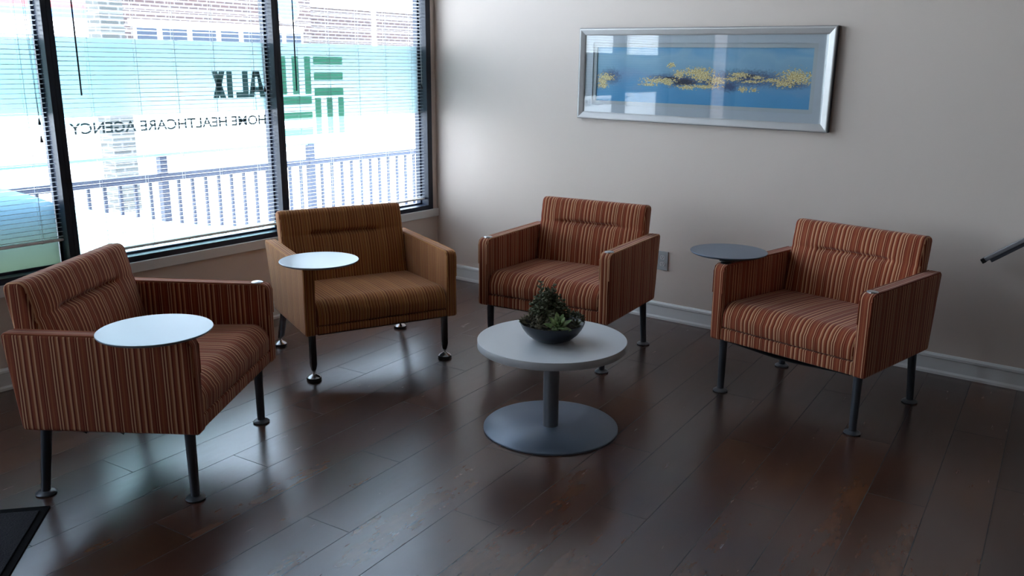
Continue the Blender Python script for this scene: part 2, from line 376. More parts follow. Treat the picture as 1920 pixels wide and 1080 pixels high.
window(5, -9.7, -7.9, .045, .045, z0=.12)  # unseen window, added to let fill light in from the left

# ------------------------------------------------------------------ blinds
def blind(y0, y1, zbot, label, cords, wand_y=None, pull_y=None, tassels=(), wand_z=1.32, nz=None):
    e = empty('window_blind', label, 'blind', (-.036, (y0+y1)/2, 2.55), group='white mini blinds hung in the window bays')
    oy, oz = (y0+y1)/2, 2.55
    pitch = .0215; w = .0125; tilt = math.radians(7.5)
    zs = []; z = zbot+.016
    while z < 2.515: zs.append(z); z += pitch
    b = MB(); nseg = 4
    rnd = random.Random(int(-y0*100))
    for z in zs:
        tt = tilt+rnd.uniform(-.02, .02); zz = z+rnd.uniform(-.0006, .0006)
        V = []
        for yy in (y0-oy, y1-oy):
            for side in (1, -1):
                for i in range(nseg+1):
                    s = -w+2*w*i/nseg
                    h = .0019*(1-(s/w)**2)+side*.0002
                    V.append((s*math.cos(tt)-h*math.sin(tt), yy, zz-oz+s*math.sin(tt)+h*math.cos(tt)))
        m = 2*(nseg+1); F = []
        for i in range(nseg):
            F.append((i, i+1, m+i+1, m+i)); F.append((nseg+1+i, m+nseg+1+i, m+nseg+2+i, nseg+2+i))
        F.append((0, m, m+nseg+1, nseg+1)); F.append((nseg, 2*nseg+1, m+2*nseg+1, m+nseg))
        F.append(tuple(list(range(nseg+1))[::-1]+list(range(nseg+1, 2*nseg+2)))); F.append(tuple([m+i for i in range(nseg+1)]+[m+i for i in range(2*nseg+1, nseg, -1)]))
        b.add(V, F, True)
    b.build('slats', M['slat'], e)
    b = MB(); b.box(-.0125, .0125, y0-oy, y1-oy, zbot-.006-oz, zbot+.007-oz)
    b.build('bottom_rail', M['slat'], e, bevel=.003)
    b = MB(); b.box(-.014, .014, y0-oy, y1-oy, -.03, .004); b.build('headrail', M['slat'], e, bevel=.002)
    for cy in cords:
        b = MB()
        for dx in (-.0128, .0128): b.box(dx-.0005, dx+.0005, cy-.0005-oy, cy+.0005-oy, zbot-oz, -.03)
        b.box(-.0005, .0005, cy+.006-oy, cy+.007-oy, zbot-oz, -.03)
        b.lathe([(.004, zbot-.010-oz), (.006, zbot-.006-oz)], 0, cy-oy, 10)
        b.build('ladder_cord', M['cord'], e)
    if wand_y is not None:
        b = MB(); b.tube([(.018, wand_y-oy, -.03), (.019, wand_y-oy, wand_z-oz)], .0042, 6); b.build('tilt_wand', M['greyplastic'], e)
    if pull_y is not None:
        zt = tassels[0]+.02 if tassels else wand_z
        b = MB()
        b.tube([(.018, pull_y-.006-oy, -.03), (.020, pull_y-.010-oy, -.75), (.02, pull_y-oy, zt-oz)], .0011, 5)
        b.tube([(.018, pull_y+.004-oy, -.03), (.020, pull_y-.001-oy, -.75), (.021, pull_y+.002-oy, (tassels[-1] if tassels else zt)-oz)], .0011, 5)
        b.build('pull_cord', M['cord'], e)
        for t in tassels:
            b = MB(); b.lathe([(.002, t+.008-oz), (.0035, t+.002-oz), (.007, t-.016-oz), (.0065, t-.022-oz)], .02, pull_y-oy, 10)
            b.build('cord_tassel', M['greyplastic'], e)
    return e
blind(-1.277, -.098, .563, 'white mini blind in the window bay nearest the room corner', (-1.15, -.909, -.673, -.438, -.203), wand_y=-1.175, pull_y=-.12, tassels=(1.335,))
blind(-2.528, -1.345, .558, 'white mini blind in the middle window bay over the shop lettering', (-2.389, -2.147, -1.936, -1.708, -1.458), wand_y=-2.445, pull_y=-1.40, tassels=(1.34,), wand_z=1.32)
blind(-3.38, -2.605, .65, 'white mini blind in the leftmost bay with its bottom rail raised higher', (-2.70, -2.95, -3.22), pull_y=-2.655, tassels=(1.215, 1.135))

# ------------------------------------------------------------------ vinyl on the glass (inner face of the panes)
VX = GX+.0034
def film(name, pts, mat, label, cat, th=.0006, group=None):
    n = len(pts); V = [(VX, y, z) for y, z in pts]+[(VX+th, y, z) for y, z in pts]
    F = [tuple(range(n)), tuple(reversed(range(n, 2*n)))]+[(i, n+i, n+(i+1) % n, (i+1) % n) for i in range(n)]
    o = link(name, mesh(name, V, F), mat); tag(o, label, cat, group); return o
film('frosted_film', [(-1.276, 1.160), (-.104, 1.150), (-.104, 1.588), (-1.276, 1.588)], M['frost'], 'frosted band behind the green barred emblem in the corner bay', 'window film')
film('frosted_film', [(-2.534, 1.216), (-1.352, 1.216), (-1.352, 1.588), (-2.534, 1.588)], M['frost'], 'frosted band in the middle bay holding the large dark letters', 'window film')
film('frosted_film', [(-3.38, 1.233), (-2.612, 1.233), (-2.612, 1.580), (-3.38, 1.580)], M['frost'], 'frosted band in the leftmost bay beside the cord tassels', 'window film')
film('vinyl_wave', [(-3.38, .522), (-2.612, .522), (-2.612, .824), (-2.705, .868), (-2.80, .905), (-2.87, .925), (-3.0, .945), (-3.2, .955), (-3.38, .95)], M['wavecol'], 'blue and green curved vinyl covering the foot of the leftmost pane', 'window film')
film('vinyl_wave', [(-2.534, .532), (-1.352, .532), (-1.352, .568), (-1.63, .574), (-1.79, .6), (-2.03, .654), (-2.19, .695), (-2.35, .74), (-2.43, .766), (-2.534, .797)], M['wavewashed'], 'curved vinyl along the foot of the middle pane, coloured as washed out by backlight', 'window film')
def glass_words(body, y_right, z_base, width, height, mat, label, weight):
    def flat(txt):
        cu = bpy.data.curves.new('tmp', 'FONT'); cu.body = txt; cu.size = 1; cu.offset = weight; cu.resolution_u = 4
        t = bpy.data.objects.new('tmp', cu); C.objects.link(t); bpy.context.view_layer.update()
        me = bpy.data.meshes.new_from_object(t.evaluated_get(bpy.context.evaluated_depsgraph_get())); bpy.data.objects.remove(t); return me
    full = flat(body); xs = [v.co.x for v in full.vertices]; x0, x1 = min(xs), max(xs)
    e = empty('shop_slogan', label, 'sign', (VX+.0012, y_right, z_base))
    words = body.split(); pos = 0; k = width/(x1-x0)
    for i, wd in enumerate(words):
        me = flat(wd); wx = [v.co.x for v in me.vertices]; wy = [v.co.y for v in me.vertices]
        end = flat(' '.join(words[:i+1])); ex = max(v.co.x for v in end.vertices); sh = ex-max(wx)-x0
        for v in me.vertices:
            v.co = Vector((0, -(v.co.x+sh)*k, (v.co.y-min(wy)*0)*height/.71))
        o = link('word', me, mat, e); md = o.modifiers.new('thickness', 'SOLIDIFY'); md.thickness = .0004
glass_words('HOME HEALTHCARE AGENCY', -1.366, 1.137, 1.13, .052, M['lettergrey'], 'small grey capitals reading HOME HEALTHCARE AGENCY seen reversed on the middle pane', .018)
def block_letters():
    x0, x1 = VX+.001, VX+.0016; z0, z1 = 1.288, 1.43
    e = empty('shop_lettering', 'four large dark green capital letters seen reversed on the frosted band', 'sign', (VX+.001, -1.53, z0))
    def letter(shapes):
        b = MB()
        for pts in shapes:
            n = len(pts); V = [(0, y+1.53, z-z0) for y, z in pts]+[(x1-x0, y+1.53, z-z0) for y, z in pts]
            b.add(V, [tuple(range(n)), tuple(reversed(range(n, 2*n)))]+[(i, n+i, n+(i+1) % n, (i+1) % n) for i in range(n)])
        b.build('letter', M['letter'], e)
    def rect(ya, yb, za, zb): return [(ya, za), (yb, za), (yb, zb), (ya, zb)]
    yr = -1.358; wA = .112
    letter([[(yr, z0), (yr-.036, z0), (yr-.052, z1), (yr-.034, z1)], [(yr-wA, z0), (yr-wA+.036, z0), (yr-wA+.052, z1), (yr-wA+.034, z1)], rect(yr-wA+.02, yr-.02, z0+.028, z0+.056), rect(yr-wA+.034, yr-.034, z1-.03, z1)])
    letter([rect(-1.507, -1.470, z0, z1), rect(-1.552, -1.507, z0, z0+.03)])
    letter([rect(-1.608, -1.573, z0, z1)])
    a, c = -1.618, -1.700
    letter([[(a, z0), (a-.036, z0), (c, z1), (c+.036, z1)], [(c, z0), (c+.036, z0), (a, z1), (a-.036, z1)]])
block_letters()
def emblem():
    b = MB(); x0, x1 = VX+.001, VX+.0016; y0, y1, z0, z1 = -1.250, -.770, 1.056, 1.516
    ym = (y0+y1)/2; zm = (z0+z1)/2; g = .012; q = (y1-y0)/2-g; t = q/5
    for k in range(3):
        a = k*2*t
        b.box(x0, x1, y0+a, y0+a+t, zm+g, z1)               # top left: uprights
        b.box(x0, x1, ym+g, y1, z1-a-t, z1-a)               # top right: bars
        b.box(x0, x1, y0, ym-g, z0+a, z0+a+t)               # bottom left: bars
        b.box(x0, x1, ym+g+a, ym+g+a+t, z0, zm-g)           # bottom right: uprights
    o = b.build('shop_emblem', M['logo']); tag(o, 'square emblem of green bars stuck on the corner bay glass', 'sign')
emblem()

# ------------------------------------------------------------------ upholstery solids
def rounded_profile(poly, radii, step=.012):
    """closed 2D polygon with per-corner fillets, resampled"""
    P = [Vector(p) for p in poly]; n = len(P); out = []
    for i in range(n):
        a, b, c = P[i-1], P[i], P[(i+1) % n]; r = radii[i]
        d1 = (a-b).normalized(); d2 = (c-b).normalized(); ang = math.acos(max(-1, min(1, d1.dot(d2))))
        if r <= 0: out.append(b); continue
        t = r/math.tan(ang/2); s = b+d1*t; e = b+d2*t; cen = b+(d1+d2).normalized()*(r/math.sin(ang/2))
        a0 = math.atan2(s.y-cen.y, s.x-cen.x); a1 = math.atan2(e.y-cen.y, e.x-cen.x); da = (a1-a0+PI) % (2*PI)-PI
        k = max(3, int(abs(da)*r/.006)+2); k = min(k, 8)
        for j in range(k+1): out.append(cen+Vector((math.cos(a0+da*j/k), math.sin(a0+da*j/k)))*r)
    res = []
    m = len(out)
    for i in range(m):
        p, q = out[i], out[(i+1) % m]; L = (q-p).length; k = max(1, int(round(L/step)))
        for j in range(k): res.append(p+(q-p)*(j/k))
    return res
def puff(name, poly, radii, x0, x1, r, mat, parent, disp=None, step=.012, nx=40, umode='auto', uoff=0.0, usc=1.0):
    """extrude a (y,z) profile from x0 to x1 with rounded ends; counter-clockwise profile seen from +x"""
    pr = rounded_profile(poly, radii, step); n = len(pr)
    nrm = []
    for i in range(n):
        t = pr[(i+1) % n]-pr[i-1]; nrm.append(Vector((t.y, -t.x)).normalized())
    xs = []
    k = 5
    for j in range(k): a = PI/2*j/k; xs.append((x0+r*(1-math.sin(PI/2*0+a)) if False else x0+r*(1-math.cos(a)), r*(1-math.sin(a))))
    L = (x1-r)-(x0+r); m = max(1, nx)
    for j in range(m+1): xs.append((x0+r+L*j/m, 0))
    for j in reversed(range(k)): a = PI/2*j/k; xs.append((x1-r*(1-math.cos(a)), r*(1-math.sin(a))))
    V = []
    for x, d in xs:
        for i in range(n):
            p = pr[i]-nrm[i]*d; v = Vector((x, p.x, p.y))
            if disp: v = v+disp(v, Vector((0, nrm[i].x, nrm[i].y)))
            V.append(v)
    F = []
    for c in range(len(xs)-1):
        for i in range(n):
            i2 = (i+1) % n; F.append((c*n+i, (c+1)*n+i, (c+1)*n+i2, c*n+i2))
    F.append(tuple(range(n))); F.append(tuple(reversed([(len(xs)-1)*n+i for i in range(n)])))
    me = mesh(name, V, F, True)
    uvl = me.uv_layers.new(name='UVMap'); uv = uvl.data
    for p in me.polygons:
        nn = p.normal
        side = abs(nn.x) > .72
        for li in p.loop_indices:
            co = me.vertices[me.loops[li].vertex_index].co
            if umode == 'x' or not side: uv[li].uv = (co.x*usc+uoff+5, (co.y+co.z)*usc)
            else: uv[li].uv = (co.y*usc+uoff+5.37, co.z*usc)
    # keep the flat end caps crisp
    o = link(name, me, mat, parent)
    try: me.set_sharp_from_angle(angle=math.radians(50))
    except Exception: pass
    return o

def leg(parent, x, y, ytop, ztop, style):
    b = MB(); n = 20
    if style == 'plain':
        b.tube([(x, ytop, ztop), (x, y, .014)], .0165, n, radii=[.0185, .0155])
        lg = b.build('leg', M['legdark'], parent)
        b = MB(); b.lathe([(.030, 0), (.034, .003), (.034, .006), (.028, .011), (.018, .0145), (.006, .016)], x, y, 28); b.build('glide', M['glide'], lg)
    else:
        b.tube([(x, ytop, ztop), (x, y+(ytop-y)*.30, .075), (x, y, .048)], .018, n, radii=[.0175, .0175, .011])
        lg = b.build('leg', M['legmetal'], parent)
        b = MB(); b.lathe([(.009, .050), (.009, .034), (.013, .028), (.026, .022), (.033, .014)][::-1], x, y, 28); b.build('glide', M['chrome'], lg)
        b = MB(); b.lathe([(.035, 0), (.036, .006), (.034, .0135)], x, y, 28); b.build('glide_pad', M['black'], lg)
def armchair(pose, D, label, fab, style, tablet=None, buttons=(), uoff=0.0, sag=False):
    x, y, th = pose
    e = empty('armchair', label, 'armchair', (x, y, 0), th, 'upholstered armchairs around the low white table')
    W, Ta, zb, zaf, zab, Dt, Db, yb, zt = [D[k] for k in ('W', 'Ta', 'zb', 'zaf', 'zab', 'Dt', 'Db', 'yb', 'zt')]
    zs, zseat, zsb, ysb = D['zs'], D['zseat'], D['zsb'], D['ysb']
    w = W/2; wi = w-Ta; m = M[fab]
    # arms (profile counter-clockwise in (y,z))
    for s in (-1, 1):
        xa, xb = (wi, w) if s > 0 else (-w, -wi)
        puff('arm', [(0, zb), (Db, zb), (Dt, zab), (0, zaf)], [.012, .015, .015, .032], xa, xb, .012, m, e, nx=6, uoff=uoff+.03*s)
        # welts along the arm's upper edges
        b = MB()
        for xe in (xa+.004, xb-.004):
            pts = [(xe, .0015, zaf-.13), (xe, .0015, zaf-.03), (xe, .010, zaf-.010), (xe, .03, zaf-.0015)]+[(xe, .03+(Dt-.05)*k/6, zaf-.0015+(zab-zaf)*(.03+(Dt-.05)*k/6)/Dt) for k in range(1, 7)]
            b.tube(pts, .0028, 6)
        o = b.build('welt', m, e); uvl = o.data.uv_layers.new(name='UVMap')
        for l in uvl.data: l.uv = (5.004+uoff, .1)
    # front rail and under-frame
    puff('seat_rail', [(.006, zb+.002), (Db-.03, zb+.002), (Db-.02, zs-.004), (.006, zs-.004)], [.008, .01, .01, .008], -wi, wi, .004, m, e, nx=10, uoff=uoff)
    def seat_disp(v, n):
        if n.z > .3: return Vector((0, 0, .010*(1-(v.x/wi)**2)*math.sin(max(0, min(1, v.y/(ysb+.06)))*PI)))
        if n.y < -.5: return Vector((0, -.006*(1-(v.x/wi)**4)*math.sin(max(0, min(1, (v.z-zs)/(zseat-zs)))*PI), 0))
        return Vector((0, 0, 0))
    puff('seat_cushion', [(.004, zs), (ysb+.09, zs), (ysb+.09, zsb), (.004, zseat)], [.008, .01, .01, .068], -wi+.001, wi-.001, .012, m, e, disp=seat_disp, nx=36, uoff=uoff)
    # backrest
    yf0, yf1 = ysb, yb-.062
    zc = zt-.125
    def back_disp(v, n):
        if n.y > -.35: return Vector((0, 0, 0))
        xx = abs(v.x)/wi; wgt = 1/(1+math.exp((xx-.53)*26)); wgt = .12+.88*wgt
        dz = v.z-zc; cre = math.exp(-(dz/.0105)**2)
        up = math.exp(-((dz-.055)/.045)**2); lo = math.exp(-((dz+.10)/.085)**2)
        edge = max(0, 1-max(0, xx-.7)/.3)
        return Vector((0, .028*cre*wgt-.007*up*edge-.013*lo*edge, 0))
    puff('backrest', [(yf0, zsb-.03), (Db-.02, zsb-.14), (yb+.018, zt-.006), (yf1, zt+.001)], [.01, .015, .026, .030], -wi+.001, wi-.001, .016, m, e, disp=back_disp, step=.007, nx=56, uoff=uoff)
    # stitched crease
    b = MB(); yc = yf0+(yf1-yf0)*((zc-(zsb-.03))/(zt-(zsb-.03)))
    b.tube([(-wi*.52+wi*1.04*k/16, yc+.0255, zc) for k in range(17)], .0016, 5)
    o = b.build('crease_stitching', m, e); uvl = o.data.uv_layers.new(name='UVMap')
    for l in uvl.data: l.uv = (5.002+uoff, .1)
    # black dust cover beneath
    b = MB()
    nx, ny = 12, 8; V = []
    for i in range(nx+1):
        for j in range(ny+1):
            u, v = i/nx, j/ny; s = .004+(.022*math.sin(u*PI)**2*math.exp(-((v-.12)/.2)**2) if sag else 0)
            V.append((-wi+.01+(W-2*Ta-.02)*u, .02+(Db-.06)*v, zb-s))
    F = [(i*(ny+1)+j, i*(ny+1)+j+1, (i+1)*(ny+1)+j+1, (i+1)*(ny+1)+j) for i in range(nx) for j in range(ny)]
    me = mesh('dust_cover', V, F, True); o = link('dust_cover', me, M['black'], e); md = o.modifiers.new('thickness', 'SOLIDIFY'); md.thickness = .002
    if D.get('tabs'):
        b = MB()
        for yy in (.27, .40):
            b = MB(); b.add([(-w+.03, yy, zb), (-w+.03, yy+.035, zb), (-w+.035, yy+.01, zb-.02), (-w+.05, yy, zb), (-w+.05, yy+.035, zb), (-w+.048, yy+.01, zb-.02)], [(0, 1, 2), (3, 5, 4), (0, 3, 4, 1), (1, 4, 5, 2), (2, 5, 3, 0)])
            b.build('fabric_tab', M['black'], e)
    for sx in (-1, 1):
        leg(e, sx*D['lx'], D['lyf'], D['lyf'], zb+.005, style)
        leg(e, sx*D['lx'], D['lyb'], D['lyb']-D.get('rake', .035), zb+.005, style)
    for s in buttons:
        b = MB(); zz = zaf+(zab-zaf)*.05/Dt
        b.lathe([(.024, zz-.001), (.0235, zz+.003), (.019, zz+.006), (.010, zz+.0075), (.002, zz+.008)], s*(w-Ta/2), .052, 28)
        b.build('arm_cap', M['chrome'], e)
    if tablet:
        tx, ty, tz, mat, off = tablet
        # world centre to local
        c, s_ = math.cos(th), math.sin(th); dx, dy = tx-x, ty-y; lx_, ly_ = c*dx+s_*dy, -s_*dx+c*dy
        b = MB(); r = .177
        b.lathe([(r-.012, tz-.011), (r-.003, tz-.007), (r, tz-.003), (r, tz-.0012), (r-.0012, tz)], lx_, ly_, 96)
        tb = b.build('tablet_table', M[mat], e); tb['label'] = 'round silver swivel tablet'
        px_, py_ = -(w-Ta/2), .052
        b = MB(); b.lathe([(.024, zaf-.002), (.024, zaf+.003), (.016, zaf+.006), (.015, tz-.02), (.03, tz-.016), (.03, tz-.0112)], px_, py_, 28)
        b.build('tablet_pivot', M['black'], tb)
    return e
base = dict(W=.746, Ta=.058, zb=.258, zaf=.608, zab=.607, Dt=.643, Db=.593, yb=.634, zt=.761, zs=.321, zseat=.437, zsb=.418, ysb=.494, lx=.325, lyf=.048, lyb=.579)
armchair((2.916, -1.008, -.181), base, 'rust striped armchair on the right with a grey swivel tablet and one chrome arm cap', 'fabricA', 'plain', tablet=(2.5346, -.7522, .635, 'silverpaint', 0), buttons=(1,), uoff=.03, sag=True)
armchair((1.715, -1.116, .116), base, 'rust striped armchair behind the low table with chrome caps on both arms and no tablet', 'fabricA', 'plain', buttons=(-1, 1), uoff=.11)
c1 = dict(base); c1.update(W=.80, Ta=.057, zb=.264, zaf=.600, zab=.607, Dt=.648, Db=.612, yb=.642, zt=.766, lx=.338, lyf=.062, lyb=.599, tabs=True)
armchair((1.481, -2.709, 2.168), c1, 'rust striped armchair at the far left in side view with a pale round tablet', 'fabricA', 'plain', tablet=(1.6482, -3.1272, .648, 'disc', 0), buttons=(1,), uoff=.07)
c2 = dict(base); c2.update(W=.783, Ta=.055, zb=.234, zaf=.572, zab=.582, Dt=.687, Db=.56, yb=.648, zt=.738, zs=.278, zseat=.392, zsb=.373, ysb=.491, lx=.346, lyf=.059, lyb=.66, rake=.12)
armchair((1.198, -1.691, 1.173), c2, 'golden brown fine striped armchair under the window with a pale tablet and bright glides', 'fabricB', 'glide', tablet=(1.1329, -2.0244, .614, 'disc', 0), uoff=.0)

# ------------------------------------------------------------------ coffee table
def coffee_table():
    e = empty('coffee_table', 'low round white table on a grey disc base in the middle of the chairs', 'table', (2.227, -1.744, 0))
    b = MB(); b.lathe([(.279, 0), (.281, .002), (.281, .007), (.278, .0095), (.004, .011)], 0, 0, 128); b.build('base', M['silverpaint'], e)
    b = MB(); b.lathe([(.0325, .010), (.0325, .356)], 0, 0, 48); b.build('column', M['column'], e)
    t = MB(); t.lathe([(.303, .356), (.305, .358), (.305, .3875), (.3045, .388)], 0, 0, 128); top = t.build('tabletop', M['whitelam'], e)
    t = MB(); t.lathe([(.3051, .3575), (.3057, .3585), (.3057, .3868), (.3051, .3876)], 0, 0, 128, closed=False); t.build('edge_band', M['laminateedge'], top)
coffee_table()

# ------------------------------------------------------------------ succulent bowl
def m_leaf(name, c1, c2):
    m, nt, b = new_mat(name); setc(b, c1, .55, 0, .2)
    tc = N(nt, 'ShaderNodeTexCoord'); no = N(nt, 'ShaderNodeTexNoise'); no.inputs['Scale'].default_value = 40; nt.links.new(tc.outputs['Object'], no.inputs['Vector'])
    mx = N(nt, 'ShaderNodeMix', data_type='RGBA'); mx.inputs[6].default_value = (*c1, 1); mx.inputs[7].default_value = (*c2, 1)
    mr = N(nt, 'ShaderNodeMapRange'); mr.inputs[1].default_value = .35; mr.inputs[2].default_value = .65; nt.links.new(no.outputs[0], mr.inputs[0])
    nt.links.new(mr.outputs[0], mx.inputs[0]); nt.links.new(mx.outputs[2], b.inputs['Base Color']); b.inputs['Subsurface Weight'].default_value = 0
    return m
M['jade'] = m_leaf('jade_leaf', (.06, .075, .035), (.19, .19, .12)); M['olive'] = m_leaf('olive_leaf', (.07, .065, .04), (.22, .19, .13))
M['rosette'] = m_leaf('rosette_leaf', (.16, .24, .09), (.34, .42, .20)); M['stem'] = plain('woody_stem', (.06, .04, .025), .8)
def leaf_geo(b, base, d, up, L, Wd, T, pointed=False, ns=5, nr=8):
    d = Vector(d).normalized(); s = d.cross(Vector(up)); s = s.normalized() if s.length > 1e-4 else Vector((1, 0, 0)); u = s.cross(d).normalized()
    V = [Vector(base)]; F = []
    for i in range(1, ns+1):
        t = i/(ns+1)
        wv = (math.sin(PI*t**.8) if not pointed else min(1, t*2.6)*(1-t)**.55*1.25)
        cup = u*(.12*L*t*t if pointed else .03*L)
        for k in range(nr):
            a = 2*PI*k/nr; V.append(Vector(base)+d*L*t+s*math.cos(a)*Wd*.5*wv+u*math.sin(a)*T*.5*wv+cup)
    V.append(Vector(base)+d*L+(u*.12*L if pointed else u*.03*L))
    for k in range(nr): F.append((0, 1+(k+1) % nr, 1+k))
    for i in range(ns-1):
        for k in range(nr):
            k2 = (k+1) % nr; F.append((1+i*nr+k, 1+i*nr+k2, 1+(i+1)*nr+k2, 1+(i+1)*nr+k))
    e = len(V)-1; o = 1+(ns-1)*nr
    for k in range(nr): F.append((e, o+k, o+(k+1) % nr))
    b.add(V, F, True)
def succulents():
    e = empty('succulent_bowl', 'dark blue bowl of mixed succulents standing on the low white table', 'potted plants', (2.236, -1.757, .388))
    zr = .078; R = .132
    b = MB()
    prof = [(.048, 0), (.056, .001), (.082, .012), (.106, .032), (.122, .055), (.130, .072), (R, zr), (.1285, zr), (.126, .071), (.118, .055)]
    b.lathe(prof, 0, 0, 96); b.build('bowl', M['bowl'], e)
    b = MB(); n = 48; V = []; rnd = random.Random(3)
    b.lathe([(.117, .056), (.09, .062), (.05, .066), (.004, .068)], 0, 0, 48); b.build('soil', M['soil'], e)
    r_ = Vector((.792, .610, 0)); f_ = Vector((.610, -.792, 0)); Z = Vector((0, 0, 1))
    def P(a, c, h): return r_*a+f_*c+Z*h
    # jade bush
    st = MB(); lf = MB()
    tops = []
    for i in range(46):
        ang = rnd.uniform(0, 2*PI); rad = rnd.uniform(0, 1)**.6
        a = -.016+.074*rad*math.cos(ang); c = -.025+.06*rad*math.sin(ang)
        h = .200-.075*rad**1.6+rnd.uniform(-.015, .015)
        if i == 0: a, c, h = -.047, -.02, .232
        if i == 1: a, c, h = .006, -.02, .222
        if i == 2: a, c, h = -.02, -.03, .205
        tops.append((a, c, h))
    for a, c, h in tops:
        p0 = P(-.01+a*.3, -.03+c*.25, .06); p2 = P(a, c, h); p1 = (p0+p2)/2+P(a*.25, c*.25, 0)
        pts = [p0.lerp(p1, t)*(1-t)+p1.lerp(p2, t)*t for t in [k/6 for k in range(7)]]
        st.tube(pts, .002, 5, radii=[.0032-.0018*k/6 for k in range(7)])
        k = 0; t = .22
        while t < 1.01:
            q = p0.lerp(p1, t)*(1-t)+p1.lerp(p2, t)*t
            tan = ((p1-p0)*(1-t)+(p2-p1)*t).normalized()
            for sgn in (0, 1):
                an = k*PI/2+sgn*PI+rnd.uniform(-.3, .3)
                side = tan.cross(Vector((math.cos(an), math.sin(an), .2))).normalized()
                L = rnd.uniform(.017, .027)*(1 if t < .9 else .75)
                leaf_geo(lf, q, side+tan*rnd.uniform(.25, .8), tan, L, L*.62, L*.26, ns=4, nr=6)
            k += 1; t += .0125/max(.05, (p2-p0).length)
        for q in range(3):
            leaf_geo(lf, p2, Vector((rnd.uniform(-.6, .6), rnd.uniform(-.6, .6), 1)), Vector((1, 0, 0)), .012, .007, .004, ns=3, nr=6)
    s1 = st.build('jade_stems', M['stem'], e); lf.build('jade_foliage', M['jade'], e)
    # trailing olive cluster (left and front-left), and small cluster on the right
    lf = MB()
    def cluster(a0, c0, h0, n, rad, Lr, out=.5, mat='olive', nm='olive_foliage'):
        lf = MB()
        for i in range(n):
            an = rnd.uniform(0, 2*PI); rr = rad*math.sqrt(rnd.random()); a = a0+rr*math.cos(an); c = c0+rr*math.sin(an)
            hh = h0+.018*(1-(rr/rad)**2)+rnd.uniform(-.008, .01)
            q = P(a, c, hh); L = rnd.uniform(*Lr)
            for j in range(3):
                d = P(math.cos(an)*out+rnd.uniform(-.7, .7), math.sin(an)*out+rnd.uniform(-.7, .7), rnd.uniform(.0, 1.0))
                leaf_geo(lf, q, d, Z, L, L*.38, L*.28, ns=4, nr=6)
        lf.build(nm, M[mat], e)
    cluster(-.078, .005, .072, 60, .046, (.016, .026), .8)
    cluster(-.035, .062, .066, 44, .042, (.012, .022), .6, nm='low_foliage')
    cluster(-.06, -.05, .09, 30, .04, (.014, .022), .6, 'jade', 'side_foliage')
    cluster(.085, -.025, .078, 52, .040, (.013, .022), .7, 'jade', 'side_foliage')
    cluster(.05, -.05, .09, 30, .04, (.014, .02), .6, 'jade', 'side_foliage')
    # big rosette
    def rosette(a0, c0, h0, n, L0, mat, nm, tiltv):
        b = MB(); axis = P(*tiltv).normalized(); x = axis.cross(Z).normalized(); y = axis.cross(x)
        for i in range(n):
            g = i*2.39996; t = i/n; el = math.radians(12+70*t)
            d = (x*math.cos(g)+y*math.sin(g))*math.cos(el)+axis*math.sin(el)
            L = L0*(1-.55*t)
            leaf_geo(b, P(a0, c0, h0)+axis*.008*t, d, axis, L, L*.50, L*.10, True, ns=6, nr=8)
        o = b.build(nm, M[mat], e); return o
    o = rosette(.022, .078, .078, 22, .066, 'rosette', 'rosette', (.05, .55, .9)); o['label'] = 'bright green pointed rosette'
    rosette(.09, .045, .074, 14, .036, 'jade', 'small_rosette', (.3, .5, .9))
    rosette(-.0, .10, .068, 10, .026, 'olive', 'small_rosette', (0, .6, .9))
succulents()

